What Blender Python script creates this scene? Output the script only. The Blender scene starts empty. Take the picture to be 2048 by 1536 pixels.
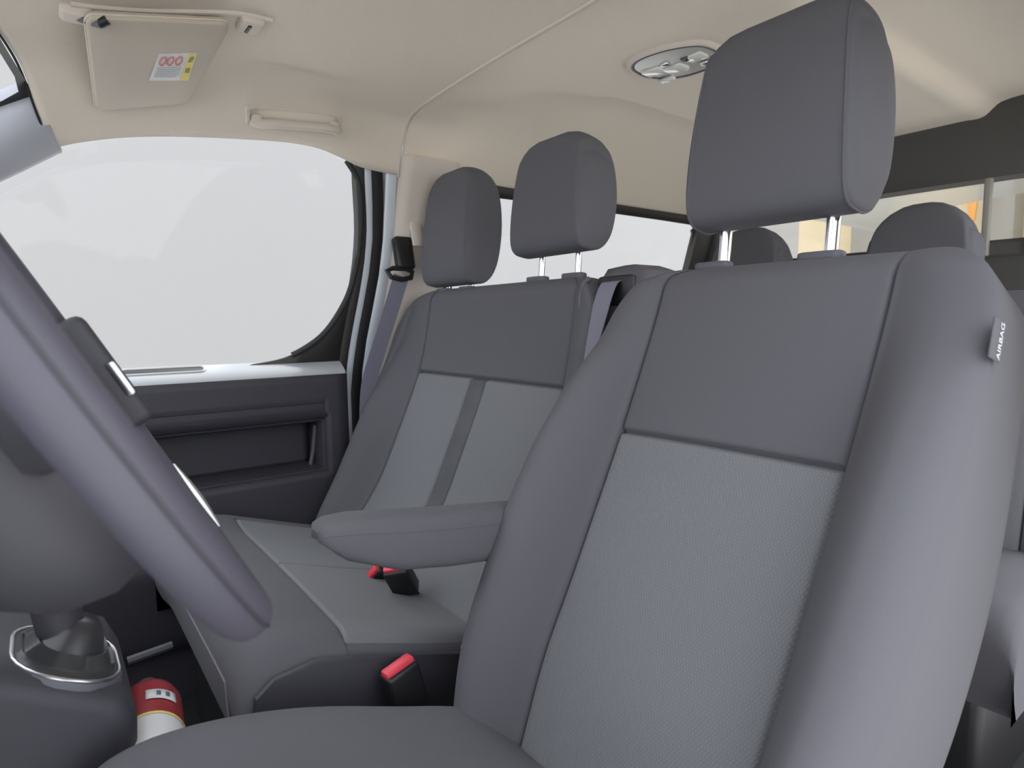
import bpy, bmesh, math, random
from mathutils import Vector, Matrix, Euler
from mathutils import noise as mnoise
random.seed(4)
S = bpy.context.scene
C = S.collection

# ------------------------------------------------------------------ camera
# axes of the van: +X towards its rear, +Y towards the passenger side, +Z up (z = 0 on the cab floor)
FPX, CX, CY = 1238.0, 1024.0, 768.0
ROT = Matrix(((0.79385453, 0.06978290, -0.60409050),
              (-0.60799748, 0.07216777, -0.79065219),
              (-0.01157814, 0.99494832, 0.09971854)))
CAM = Vector((0.0, 0.0, 0.90))
cd = bpy.data.cameras.new('camera')
cam = bpy.data.objects.new('camera', cd); C.objects.link(cam)
cam.matrix_world = Matrix.Translation(CAM) @ ROT.to_4x4()
cd.sensor_width = 36.0; cd.lens = 36.0 * FPX / 2048.0
cd.clip_start = 0.02; cd.clip_end = 200
cd.dof.use_dof = True; cd.dof.focus_distance = 1.0; cd.dof.aperture_fstop = 7.0
S.camera = cam

def at(px, py, X=None, Y=None, Z=None):
    """the point where the ray of a photo pixel meets a plane of the van"""
    d = ROT @ Vector((px - CX, -(py - CY), -FPX))
    i, v = (0, X) if X is not None else (1, Y) if Y is not None else (2, Z)
    return CAM + d * ((v - CAM[i]) / d[i])

# ------------------------------------------------------------------ world, sun, exposure
w = bpy.data.worlds.new('overcast_sky'); S.world = w; w.use_nodes = True
wn = w.node_tree.nodes; wl = w.node_tree.links
bg = wn['Background']
tc = wn.new('ShaderNodeTexCoord'); nz = wn.new('ShaderNodeTexNoise'); rp = wn.new('ShaderNodeValToRGB')
nz.inputs['Scale'].default_value = 1.6; nz.inputs['Detail'].default_value = 2
rp.color_ramp.elements[0].color = (0.60, 0.625, 0.675, 1); rp.color_ramp.elements[1].color = (0.655, 0.675, 0.715, 1)
rp.color_ramp.elements[0].position = .35; rp.color_ramp.elements[1].position = .65
wl.new(tc.outputs['Generated'], nz.inputs['Vector']); wl.new(nz.outputs['Fac'], rp.inputs['Fac'])
wl.new(rp.outputs['Color'], bg.inputs['Color']); bg.inputs['Strength'].default_value = 4.0

sd = bpy.data.lights.new('sun_offscreen', 'SUN'); sun = bpy.data.objects.new('sun_offscreen', sd); C.objects.link(sun)
sd.energy = 6.5; sd.angle = math.radians(6); sd.color = (1.0, 0.97, 0.92)
# hazy sun behind the van: the cab itself is in shade, the ground beside it is lit
sun.rotation_euler = Vector((-0.56, 0.0, -0.83)).to_track_quat('-Z', 'Y').to_euler()

S.view_settings.view_transform = 'Standard'; S.view_settings.look = 'None'
S.view_settings.gamma = 1.0; S.view_settings.use_curve_mapping = False
S.view_settings.exposure = 0.0

# ------------------------------------------------------------------ materials
def srgb(r, g, b):
    f = lambda c: (c / 255 / 12.92) if c / 255 <= .04045 else ((c / 255 + .055) / 1.055) ** 2.4
    return (f(r), f(g), f(b), 1)

MATS = {}
def mat(name, col, rough=.6, metal=0.0, bump=0.0, bscale=400, var=0.0, vscale=30, sheen=0.0, coat=0.0, spec=.5, detail=3):
    m = bpy.data.materials.new(name); m.use_nodes = True
    n = m.node_tree.nodes; l = m.node_tree.links; p = n['Principled BSDF']
    p.inputs['Base Color'].default_value = col; p.inputs['Roughness'].default_value = rough
    p.inputs['Metallic'].default_value = metal; p.inputs['Specular IOR Level'].default_value = spec
    if sheen: p.inputs['Sheen Weight'].default_value = sheen; p.inputs['Sheen Roughness'].default_value = .5
    if coat: p.inputs['Coat Weight'].default_value = coat
    t = n.new('ShaderNodeTexCoord')
    if var:
        a = n.new('ShaderNodeTexNoise'); a.inputs['Scale'].default_value = vscale; a.inputs['Detail'].default_value = detail
        r = n.new('ShaderNodeMapRange'); r.inputs['To Min'].default_value = 1 - var; r.inputs['To Max'].default_value = 1 + var
        x = n.new('ShaderNodeMix'); x.data_type = 'RGBA'; x.blend_type = 'MULTIPLY'; x.inputs[0].default_value = 1
        x.inputs[6].default_value = col
        l.new(t.outputs['Object'], a.inputs['Vector']); l.new(a.outputs['Fac'], r.inputs['Value'])
        l.new(r.outputs['Result'], x.inputs[7]); l.new(x.outputs[2], p.inputs['Base Color'])
    if bump:
        a = n.new('ShaderNodeTexNoise'); a.inputs['Scale'].default_value = bscale; a.inputs['Detail'].default_value = 2
        b = n.new('ShaderNodeBump'); b.inputs['Strength'].default_value = bump; b.inputs['Distance'].default_value = .001
        l.new(t.outputs['Object'], a.inputs['Vector']); l.new(a.outputs['Fac'], b.inputs['Height'])
        l.new(b.outputs['Normal'], p.inputs['Normal'])
    MATS[name] = m
    return m

def ribbed(name, col, ang=32, period=.0036, depth=.4):
    """woven insert cloth with fine slanted ribs crossed by a second set"""
    m = mat(name, col, .92, sheen=.06, spec=.15)
    n = m.node_tree.nodes; l = m.node_tree.links; p = n['Principled BSDF']
    t = n.new('ShaderNodeTexCoord')
    outs = []
    for k, a in enumerate((ang, -ang)):
        mp = n.new('ShaderNodeMapping'); mp.inputs['Rotation'].default_value = (math.radians(a), 0, 0)
        wv = n.new('ShaderNodeTexWave'); wv.bands_direction = 'Y'
        wv.inputs['Scale'].default_value = 2 * math.pi / 20 / period; wv.inputs['Distortion'].default_value = .25
        wv.inputs['Detail'].default_value = 1
        l.new(t.outputs['Object'], mp.inputs['Vector']); l.new(mp.outputs['Vector'], wv.inputs['Vector'])
        outs.append(wv.outputs['Fac'])
    mx = n.new('ShaderNodeMath'); mx.operation = 'MULTIPLY'
    l.new(outs[0], mx.inputs[0]); l.new(outs[1], mx.inputs[1])
    b = n.new('ShaderNodeBump'); b.inputs['Strength'].default_value = depth; b.inputs['Distance'].default_value = .0012
    l.new(mx.outputs[0], b.inputs['Height']); l.new(b.outputs['Normal'], p.inputs['Normal'])
    r = n.new('ShaderNodeMapRange'); r.inputs['To Min'].default_value = .90; r.inputs['To Max'].default_value = 1.12
    x = n.new('ShaderNodeMix'); x.data_type = 'RGBA'; x.blend_type = 'MULTIPLY'; x.inputs[0].default_value = 1
    x.inputs[6].default_value = col
    l.new(mx.outputs[0], r.inputs['Value']); l.new(r.outputs['Result'], x.inputs[7]); l.new(x.outputs[2], p.inputs['Base Color'])
    return m

def glass(name, tint=(.97, .975, .975, 1), gl=.012):
    m = bpy.data.materials.new(name); m.use_nodes = True
    n = m.node_tree.nodes; l = m.node_tree.links; n.remove(n['Principled BSDF'])
    tr = n.new('ShaderNodeBsdfTransparent'); tr.inputs[0].default_value = tint
    g = n.new('ShaderNodeBsdfGlossy'); g.inputs['Roughness'].default_value = .03
    x = n.new('ShaderNodeMixShader'); x.inputs[0].default_value = gl
    l.new(tr.outputs[0], x.inputs[1]); l.new(g.outputs[0], x.inputs[2])
    l.new(x.outputs[0], n['Material Output'].inputs[0]); MATS[name] = m
    return m

fabric = mat('seat_cloth', (.116, .115, .127, 1), .93, bump=.35, bscale=900, var=.06, vscale=700, sheen=.06, spec=.12)
insert_m = ribbed('insert_cloth', (.190, .195, .207, 1))
cush_m = mat('bench_cushion_cloth', (.190, .195, .207, 1), .93, bump=.35, bscale=900, var=.06, vscale=700, sheen=.06, spec=.12)
strip_m = mat('strip_cloth', (.105, .107, .115, 1), .9, bump=.3, bscale=900, var=.25, vscale=18, spec=.2)
vinyl_dark = mat('dark_vinyl', (.040, .038, .036, 1), .62, bump=.25, bscale=500, var=.05, vscale=40)
pla_dark = mat('dark_plastic', (.044, .043, .054, 1), .55, bump=.3, bscale=700, var=.05, vscale=60)
pla_mid = mat('mid_grey_plastic', (.10, .10, .118, 1), .5, bump=.2, bscale=700)
pla_black = mat('black_plastic', (.012, .012, .013, 1), .45)
rubber = mat('black_rubber', (.010, .010, .011, 1), .7)
wheel_m = mat('wheel_leather', (.070, .067, .088, 1), .50, bump=.3, bscale=800, var=.05, vscale=50)
wheel_hub = mat('wheel_hub_plastic', (.042, .041, .050, 1), .55, bump=.25, bscale=900)
headliner = mat('headliner_cloth', (.76, .685, .575, 1), .95, bump=.5, bscale=650, var=.05, vscale=420, sheen=.1, spec=.15)
trim_beige = mat('beige_plastic', (.66, .595, .52, 1), .6, bump=.15, bscale=600)
visor_m = mat('visor_vinyl', (.52, .46, .375, 1), .6, bump=.25, bscale=500)
pillar_m = mat('pillar_grey_plastic', (.42, .43, .47, 1), .55, bump=.15, bscale=600)
body_paint = mat('body_paint', (.74, .79, .84, 1), .3, coat=.6)
door_ledge = mat('ledge_glare_plastic', (.45, .47, .49, 1), .35)  # glare on the door ledge is put into this light grey
chrome = mat('chrome', (.85, .86, .88, 1), .12, metal=1.0)
satin = mat('satin_metal', (.6, .6, .62, 1), .3, metal=1.0)
red_btn = mat('red_button', (.75, .055, .085, 1), .4)
red_paint = mat('red_paint', (.33, .008, .014, 1), .35, coat=.3)
white_paper = mat('white_label', (.72, .72, .72, 1), .6)
yellow_paper = mat('yellow_label', (.78, .66, .18, 1), .6)
red_ink = mat('red_ink', (.62, .22, .20, 1), .6)
grey_ink = mat('grey_ink', (.55, .55, .55, 1), .6)
blue_ink = mat('blue_ink', (.10, .14, .24, 1), .6)
webbing = mat('belt_webbing', (.21, .208, .26, 1), .75, bump=.4, bscale=600)
carpet = mat('floor_mat', (.025, .025, .028, 1), .95, bump=.6, bscale=500)
lens_m = mat('lamp_lens', (.80, .80, .76, 1), .12, coat=.5)
lens_clear = mat('lamp_reflector', (.50, .49, .45, 1), .25)
cream = mat('cream_render', (.74, .63, .44, 1), .9, var=.1, vscale=2)
conc = mat('concrete', (.50, .50, .50, 1), .95, bump=.3, bscale=40, var=.06, vscale=1.5)
steel = mat('grey_steel', (.30, .29, .26, 1), .5)
orange = mat('orange_plastic', (.75, .36, .10, 1), .5)
bulk_m = mat('bulkhead_trim', (.075, .072, .068, 1), .75, bump=.3, bscale=500)
glass_m = glass('window_glass'); glass_r = glass('bulkhead_glass', (.86, .85, .82, 1), .02)
frit = mat('frit_black', (.01, .01, .012, 1), .3)
stitch = mat('stitch_thread', (.17, .165, .18, 1), .9)

# ------------------------------------------------------------------ mesh helpers
OFF = {}
class MB:
    def __init__(self): self.v = []; self.f = []
    def add(self, vs, fs):
        k = len(self.v); self.v += [Vector(p) for p in vs]; self.f += [tuple(i + k for i in f) for f in fs]; return self
    def loft(self, rings, close=True, cap0=False, cap1=False):
        n = len(rings[0]); vs = [p for r in rings for p in r]; fs = []
        for i in range(len(rings) - 1):
            for j in range(n if close else n - 1):
                a = i * n + j; b = i * n + (j + 1) % n
                fs.append((a, b, b + n, a + n))
        if cap0: fs.append(tuple(reversed(range(n))))
        if cap1: fs.append(tuple(range((len(rings) - 1) * n, len(rings) * n)))
        return self.add(vs, fs)
    def tube(self, path, r, seg=12, closed=False, caps=True, flat=None):
        P = [Vector(p) for p in path]; n = len(P); rs = r if isinstance(r, list) else [r] * n
        T = []
        for i in range(n):
            a = P[(i - 1) % n] if (closed or i > 0) else P[i]; b = P[(i + 1) % n] if (closed or i < n - 1) else P[i]
            T.append((b - a).normalized())
        u = T[0].orthogonal().normalized() if flat is None else (Vector(flat) - T[0] * Vector(flat).dot(T[0])).normalized()
        rings = []
        for i in range(n):
            u = (u - T[i] * u.dot(T[i])).normalized(); v = T[i].cross(u)
            rr = rs[i] if isinstance(rs[i], (tuple, list)) else (rs[i], rs[i])
            rings.append([P[i] + u * rr[0] * math.cos(2 * math.pi * k / seg) + v * rr[1] * math.sin(2 * math.pi * k / seg) for k in range(seg)])
        if closed: rings.append(rings[0])
        return self.loft(rings, True, caps and not closed, caps and not closed)
    def rbox(self, c, s, r=.01, seg=3, rot=None, taper=None):
        bm = bmesh.new(); bmesh.ops.create_cube(bm, size=1)
        for q in bm.verts:
            q.co = Vector((q.co.x * s[0], q.co.y * s[1], q.co.z * s[2]))
            if taper: q.co = taper(q.co)
        if r > 0: bmesh.ops.bevel(bm, geom=bm.edges[:], offset=r, segments=seg, profile=.5, affect='EDGES', clamp_overlap=True)
        M = Matrix.Translation(Vector(c)) @ (rot.to_4x4() if rot else Matrix())
        bm.verts.index_update()
        self.add([M @ q.co for q in bm.verts], [[q.index for q in f.verts] for f in bm.faces]); bm.free()
        return self
    def prism(self, outline, depth, frame, r=.0, seg=2):
        """2D outline (a,b) extruded by depth along c; frame = (origin, A, B, Cdir)"""
        O, A, B, D = [Vector(q) for q in frame]
        bm = bmesh.new()
        vs = [bm.verts.new((p[0], p[1], 0)) for p in outline]; f0 = bm.faces.new(vs)
        ex = bmesh.ops.extrude_face_region(bm, geom=[f0])
        for q in ex['geom']:
            if isinstance(q, bmesh.types.BMVert): q.co.z += depth
        bmesh.ops.recalc_face_normals(bm, faces=bm.faces[:])
        if r > 0:
            ed = [e for e in bm.edges if abs(e.verts[0].co.z - e.verts[1].co.z) < 1e-7]
            bmesh.ops.bevel(bm, geom=ed, offset=r, segments=seg, profile=.5, affect='EDGES', clamp_overlap=True)
        bm.verts.index_update()
        self.add([O + A * q.co.x + B * q.co.y + D * q.co.z for q in bm.verts], [[q.index for q in f.verts] for f in bm.faces]); bm.free()
        return self
    def build(self, name, m, parent=None, smooth=True, angle=40, weld=True, solid=0):
        off = OFF.get(parent.name, Vector()) if parent else Vector()
        me = bpy.data.meshes.new(name)
        me.from_pydata([p - off for p in self.v], [], [list(f) for f in self.f]); me.update()
        bm = bmesh.new(); bm.from_mesh(me)
        if weld: bmesh.ops.remove_doubles(bm, verts=bm.verts, dist=1e-5)
        bmesh.ops.recalc_face_normals(bm, faces=bm.faces); bm.to_mesh(me); bm.free()
        if smooth:
            me.shade_smooth(); me.set_sharp_from_angle(angle=math.radians(angle))
        me.materials.append(m)
        o = bpy.data.objects.new(name, me); C.objects.link(o)
        if parent: o.parent = parent
        OFF[o.name] = off
        if solid:
            md = o.modifiers.new('thickness', 'SOLIDIFY'); md.thickness = abs(solid); md.offset = 1 if solid > 0 else -1
        return o

def thing(name, loc, label, cat, group=None):
    o = bpy.data.objects.new(name, None); C.objects.link(o); o.location = loc; o.empty_display_size = .1
    o['label'] = label; o['category'] = cat
    if group: o['group'] = group
    OFF[o.name] = Vector(loc); return o
def tag(o, label, cat, group=None):
    o['label'] = label; o['category'] = cat
    if group: o['group'] = group
    return o
def struct(o, label=None):
    o['kind'] = 'structure'
    if label: o['label'] = label
    return o

def lerp(a, b, t): return a + (b - a) * t
def sstep(a, b, x):
    t = min(1, max(0, (x - a) / (b - a))); return t * t * (3 - 2 * t)
def pw(tab, x):
    """piecewise smooth (monotone cubic-ish) table lookup"""
    if x <= tab[0][0]: return tab[0][1]
    if x >= tab[-1][0]: return tab[-1][1]
    n = len(tab)
    for i in range(n - 1):
        if tab[i][0] <= x <= tab[i + 1][0]: break
    def sl(k):
        if k == 0: return (tab[1][1] - tab[0][1]) / (tab[1][0] - tab[0][0])
        if k == n - 1: return (tab[-1][1] - tab[-2][1]) / (tab[-1][0] - tab[-2][0])
        return (tab[k + 1][1] - tab[k - 1][1]) / (tab[k + 1][0] - tab[k - 1][0])
    h = tab[i + 1][0] - tab[i][0]; t = (x - tab[i][0]) / h
    return ((2 * t ** 3 - 3 * t * t + 1) * tab[i][1] + (t ** 3 - 2 * t * t + t) * h * sl(i)
            + (-2 * t ** 3 + 3 * t * t) * tab[i + 1][1] + (t ** 3 - t * t) * h * sl(i + 1))
def crom(pts, n=8, closed=False):
    """Catmull-Rom through points"""
    P = [Vector(p) for p in pts]; out = []; m = len(P)
    for i in range(m if closed else m - 1):
        g = lambda k: P[k % m] if closed else P[min(max(k, 0), m - 1)]
        a, b, c, d = g(i - 1), g(i), g(i + 1), g(i + 2)
        for k in range(n):
            t = k / n
            out.append(.5 * ((2 * b) + (c - a) * t + (2 * a - 5 * b + 4 * c - d) * t * t + (3 * b - a - 3 * c + d) * t ** 3))
    if not closed: out.append(P[-1])
    return out
def rrect(w, h, r, n=5):
    """rounded rectangle outline centred on 0, counter-clockwise"""
    o = []
    for sx, sy, a0 in ((1, -1, -90), (1, 1, 0), (-1, 1, 90), (-1, -1, 180)):
        for k in range(n + 1):
            a = math.radians(a0 + 90 * k / n)
            o.append((sx * (w / 2 - r) + r * math.cos(a), sy * (h / 2 - r) + r * math.sin(a)))
    return o
def text_mesh(s, size, name, m, parent, O, A, B, lift=.0004):
    cu = bpy.data.curves.new(name, 'FONT'); cu.body = s; cu.size = size; cu.align_x = 'CENTER'; cu.align_y = 'CENTER'; cu.extrude = .0001
    tmp = bpy.data.objects.new('tmp', cu); C.objects.link(tmp)
    dg = bpy.context.evaluated_depsgraph_get(); me = bpy.data.meshes.new_from_object(tmp.evaluated_get(dg))
    bpy.data.objects.remove(tmp)
    A = Vector(A).normalized(); B = Vector(B).normalized(); N = A.cross(B); off = OFF.get(parent.name, Vector())
    for q in me.vertices: q.co = Vector(O) + A * q.co.x + B * q.co.y + N * (q.co.z + lift) - off
    me.materials.clear(); me.materials.append(m)
    o = bpy.data.objects.new(name, me); C.objects.link(o); o.parent = parent; OFF[o.name] = off
    return o

YC = 0.86          # centre line of the van
YG = 1.66          # glass line at the belt
ROOF = 1.443
YE = .655         # half width at the lower edge of the headliner

# ------------------------------------------------------------------ ground and world outside
struct(MB().add([(-30, -30, -.55), (40, -30, -.55), (40, 40, -.55), (-30, 40, -.55)], [(0, 1, 2, 3)]).build('ground', conc, smooth=False))
wo = struct(MB().rbox((6.5, -.7, 1.2), (.25, 8.2, 3.5), .01, 1).build('wall_outside', cream, smooth=False))
for yy, wd in ((2.62, .22), (1.62, .2), (.82, .5)):
    p = MB().rbox((6.2, yy, 1.2), (.3, wd, 3.5), .02, 1).build('steel_post', steel, smooth=False)
    tag(p, {2.62: 'grey post against the cream wall seen beside the rear seat headrest', 1.62: 'narrow grey post against the cream wall behind the van',
            .82: 'wide grey post nearest the orange marker'}[yy], 'post')
pale = mat('added_wall_grey', (.325, .32, .315, 1), .95, var=.02, vscale=.5)
struct(MB().rbox((0, 7.5, 1.9), (44, .3, 4.9), .01, 1).build('wall_added_backdrop', pale, smooth=False))  # added backdrop hiding the sky from the windows, so the sky can be brighter
mk = at(1945, 385, X=5.9)
ob = MB().prism([(-.055, .20), (.055, .20), (.02, -.22), (-.02, -.22)], .04, (mk, (0, 1, 0), (0, 0, 1), (1, 0, 0)), .005).rbox(mk + Vector((.12, 0, 0)), (.24, .03, .03), .004, 1).build('marker_flag', orange)
tag(ob, 'small orange tapering marker hanging on the grey post behind the van', 'marker')

# ------------------------------------------------------------------ van shell
struct(MB().rbox((.9, YC, -.03), (3.2, 1.75, .06), .005, 1).build('floor', carpet, smooth=False))

# window top edge along the passenger side (X -> z)
ZEDGE = [(-.10, 1.150), (-.05, 1.178), (.05, 1.245), (.12, 1.272), (.2, 1.292), (.3, 1.308), (.4, 1.320), (.5, 1.329), (.57, 1.327), (.63, 1.312), (.68, 1.296), (.75, 1.29), (.9, 1.29), (1.1, 1.296), (2.3, 1.296)]
SEAMX = .790
def roof_front_x(t): return lerp(-.075, .05, t ** 2.2)
def roofpt(X, t):
    """t: -1 driver edge .. 1 passenger edge; X along the van"""
    s = 1 if t >= 0 else -1; t = abs(t)
    ze = pw(ZEDGE, X); ye = YE
    if X < SEAMX:
        zr = ROOF - .055 * sstep(.35, -.08, X)
        k = sstep(.50, .74, X)
        prof = [(0, 0, 0), (.30, .20, 0), (.55, lerp(.36, .38, k), .02), (.70, lerp(.455, .485, k), lerp(.06, .05, k)), (.80, lerp(.515, .56, k), lerp(.16, .10, k)), (.86, lerp(.550, .600, k), lerp(.32, .22, k)), (.93, lerp(.600, .635, k), lerp(.66, .58, k)), (1, ye, 1)]
    else:
        k = sstep(.88, 1.20, X)
        zr = ROOF + .010 * sstep(1.10, 1.19, X)
        prof = [(0, 0, 0), (.25, .20, 0), (.34, lerp(.30, .245, k), 0), (.42, lerp(.38, .285, k), lerp(.01, -.19, k)), (.55, lerp(.47, .38, k), lerp(.04, -.20, k)), (.70, lerp(.55, .48, k), lerp(.09, .02, k)),
                (.82, lerp(.600, .555, k), lerp(.22, .32, k)), (.92, lerp(.635, .615, k), lerp(.58, .70, k)), (1, ye, 1)]
    d = pw([(p[0], p[1]) for p in prof], t); fz = pw([(p[0], p[2]) for p in prof], t)
    z = lerp(zr, ze, fz)
    if X < SEAMX:   # hollow above the grab handle and soft swell over the passenger
        z += -.010 * math.exp(-((X - .42) / .22) ** 2 - ((d - .40) / .10) ** 2) + .014 * math.exp(-((X - .46) / .16) ** 2 - ((d - .50) / .035) ** 2)
    else:
        z += .012 * math.exp(-((X - .93) / .08) ** 2 - ((d - .50) / .07) ** 2)
    return Vector((X, YC + s * d, z))
def roof_grid(x0, x1, nx, extra=()):
    b = MB(); T = sorted(set([round(-1 + 2 * i / 110, 5) for i in range(111)]))
    xs = sorted(set([x0 + (x1 - x0) * i / nx for i in range(nx + 1)] + list(extra)))
    rings = []
    for i, X in enumerate(xs):
        row = []
        for t in T:
            Xe = X
            if x0 < 0: Xe = lerp(roof_front_x(abs(t)), x1, (X - x0) / (x1 - x0))
            row.append(roofpt(Xe, t))
        rings.append(row)
    return b.loft(rings, False)
ceil = struct(roof_grid(-.075, SEAMX - .0015, 60, (SEAMX - .004, SEAMX - .008)).build('ceiling', headliner, angle=60, solid=.008))
for md in ceil.modifiers: md.offset = 0
rear_hl = roof_grid(SEAMX + .0045, 2.22, 80, (SEAMX + .006, SEAMX + .010)).build('rear_headliner', headliner, ceil, angle=60, solid=.008)
for md in rear_hl.modifiers: md.offset = 0
sp = [roofpt(SEAMX - .004, -1 + 2 * i / 90) - Vector((0, 0, .0045)) for i in range(91)]
MB().tube(sp, .0038, 8).build('joint_strip', trim_beige, ceil)
# outer skin of the roof, so no daylight leaks through the headliner
sk = MB(); rings = []
for X in (.06, .15, .3, .8, 1.5, 2.6, 4.2):
    rings.append([(X, YC + .78 * math.sin(a), (1.36 if X > 0 else 1.33) + .19 * math.cos(a) ** .6 if abs(a) < 1.5 else 1.33) for a in [math.radians(-85 + 170 * i / 24) for i in range(25)]])
struct(sk.loft(rings, False).build('roof_skin', body_paint, solid=.004))

MB().tube([roofpt(roof_front_x(t), t) + Vector((-.002, 0, -.004)) for t in [.45 + .55 * i / 30 for i in range(31)]], .0022, 6).build('edge_gap_shade', rubber, ceil)  # dark line drawn in for the shadow gap along the headliner's front edge
# ---- windscreen, A pillars, dashboard
def pillar_pts(s):
    Y = lambda d: YC + s * d
    def sd(p): return Vector((p.x, YC + s * (p.y - YC), p.z))
    low = [sd(at(120, 300, Y=1.512)), sd(at(0, 358, Y=1.515)), Vector((-.20, Y(.675), 1.070)), Vector((-.45, Y(.715), .90)), Vector((-.75, Y(.75), .70))]
    up = [sd(at(66, 188, Y=1.455)), sd(at(0, 216, Y=1.462)), Vector((-.22, Y(.635), 1.180)), Vector((-.50, Y(.675), .995)), Vector((-.85, Y(.70), .78))]
    return crom(low, 6), crom(up, 6)
for k, s in ((1, 1), (2, -1)):
    lo, up = pillar_pts(s); b = MB(); rings = []
    for a, c in zip(lo, up):
        m1 = lerp(a, c, .35) + Vector((.0, -.016 * s, .004)); m2 = lerp(a, c, .75) + Vector((.0, -.014 * s, .004))
        rings.append([a + Vector((0, .03 * s, 0)), a, m1, m2, c, c + Vector((-.01, .02 * s, .03)), (a + c) / 2 + Vector((0, .06 * s, .02))])
    rings.insert(0, [p + Vector((.004, .016 * s, .004)) for p in rings[0]])
    struct(b.loft(rings, True, True, True).build('trim_%d' % k, pillar_m, angle=70))
def screen_pt(u, v):
    """u: -1..1 across, v: 0 top .. 1 bottom"""
    d = lerp(.600, .70, v) * u
    xt = lerp(-.068, .026, u * u); zt = lerp(1.398, 1.322, u * u)
    xb = lerp(-.98, -.84, u * u); zb = .78
    return Vector((lerp(xt, xb, v), YC + d, lerp(zt, zb, v) + .03 * math.sin(math.pi * v)))
def sheet(fn, us, vs):
    return MB().loft([[fn(u, v) for u in us] for v in vs], False)
US = [-1 + 2 * i / 24 for i in range(25)]
ws = struct(sheet(screen_pt, US, [i / 14 for i in range(15)]).build('window_1', glass_m, solid=.004))
# black enamelled border with rounded corners
bd = MB()
outl_o = []; outl_i = []
per = [(-1 + 2 * i / 24, -1) for i in range(24)] + [(1, -1 + 2 * i / 24) for i in range(24)] + [(1 - 2 * i / 24, 1) for i in range(24)] + [(-1, 1 - 2 * i / 24) for i in range(24)]
for p_, q_ in per:
    k_ = 1 / (abs(p_) ** 36 + abs(q_) ** 36) ** (1 / 36)
    outl_o.append(screen_pt(p_, q_ * .5 + .5) + Vector((.004, 0, -.003)))
    outl_i.append(screen_pt(p_ * k_ * .976, q_ * k_ * .489 + .5) + Vector((.004, 0, -.003)))
bd.loft([outl_o, outl_i], True).build('enamel_border', frit, ws, smooth=False)
# body bar carrying the top of the windscreen
MB().tube([screen_pt(-1 + 2 * i / 24, -.012) + Vector((-.004, 0, .046)) for i in range(25)], (.022, .022), 10).build('roof_bar', body_paint, ceil)
dash = thing('dashboard', (-.55, YC, 0), 'dark grey dashboard below the windscreen', 'dashboard')
pf = [(-.95, .30), (-.30, .30), (-.26, .52), (-.22, .66), (-.26, .745), (-.36, .79), (-.62, .80), (-.95, .775)]
pf = [(p.x, p.z) for p in crom([(a, 0, c) for a, c in pf], 5, True)]
MB().loft([[(a, y, c) for a, c in pf] for y in (YC - .72, YC - .3, YC, YC + .3, YC + .72)], True, True, True).build('dash_top', pla_dark, dash)
MB().rbox((-.24, 1.25, .60), (.05, .42, .14), .02).build('glovebox_lid', pla_dark, dash)

# ---- passenger door
door = struct(thing('door_1', (.2, 1.64, .15), 'front passenger door with dark panel and window ledge coloured pale for glare', 'door'))
del door['category']
def doorY(X, z):
    y = 1.622
    y += .018 * sstep(.40, .05, z)
    def inside(x0, x1, z0, z1, e=.006): return sstep(x0 - e, x0 + e, X) * (1 - sstep(x1 - e, x1 + e, X)) * sstep(z0 - e, z0 + e, z) * (1 - sstep(z1 - e, z1 + e, z))
    y += .020 * inside(-.3, .607, .664, .697, .0018)               # groove bound strip
    y += -.014 * inside(-.3, .600, .670, .691, .0018)
    y += .085 * inside(-.28, .600, .505, .645, .004)               # pocket
    y += .016 * inside(-.3, .612, .495, .658, .003)
    y += -.03 * inside(-.4, .50, .14, .36, .02)
    return y
def fine(a, b, n, marks, e=.004):
    s = set(a + (b - a) * i / n for i in range(n + 1))
    for m in marks:
        for q in (-2, -1, -.5, 0, .5, 1, 2): s.add(m + q * e)
    return sorted(x for x in s if a <= x <= b)
xs = fine(-.62, .664, 40, (.607, .600, .612, -.28)); zs = fine(-.03, .766, 40, (.664, .697, .670, .691, .505, .645, .495, .658, .14, .36))
MB().loft([[(X, doorY(X, z), z) for X in xs] for z in zs], False).build('door_panel', pla_dark, door, angle=50, solid=.012)
# folded pocket edge rib
MB().tube([(.575, 1.672, .515), (.583, 1.672, .55), (.590, 1.664, .625)], .006, 8).build('pocket_rib', pla_mid, door)
# rounded shoulder and ledge
shp = [(1.616, .745), (1.617, .764), (1.622, .774), (1.640, .788), (1.668, .803), (1.672, .74)]
MB().loft([[(X, y, z) for y, z in shp] for X in (-.62, -.3, 0, .3, .55, .655, .664)], True, True, True).build('window_ledge', door_ledge, door, angle=60)
pA = at(255, 743, Z=.776); pB = at(402, 742, Z=.776)
vy = 1.651
MB().prism(rrect(.165, .017, .0082, 5), .003, ((.232, vy, .7935), (1, 0, 0), (0, .87, .49), (0, -.49, .87)), .001).build('ledge_slot', pla_black, door)
MB().tube([(.232 + a, vy + b * .87, .7955 + b * .5) for a, b in rrect(.175, .023, .011, 6)], .003, 6, True).build('slot_rim', door_ledge, door)
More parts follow.
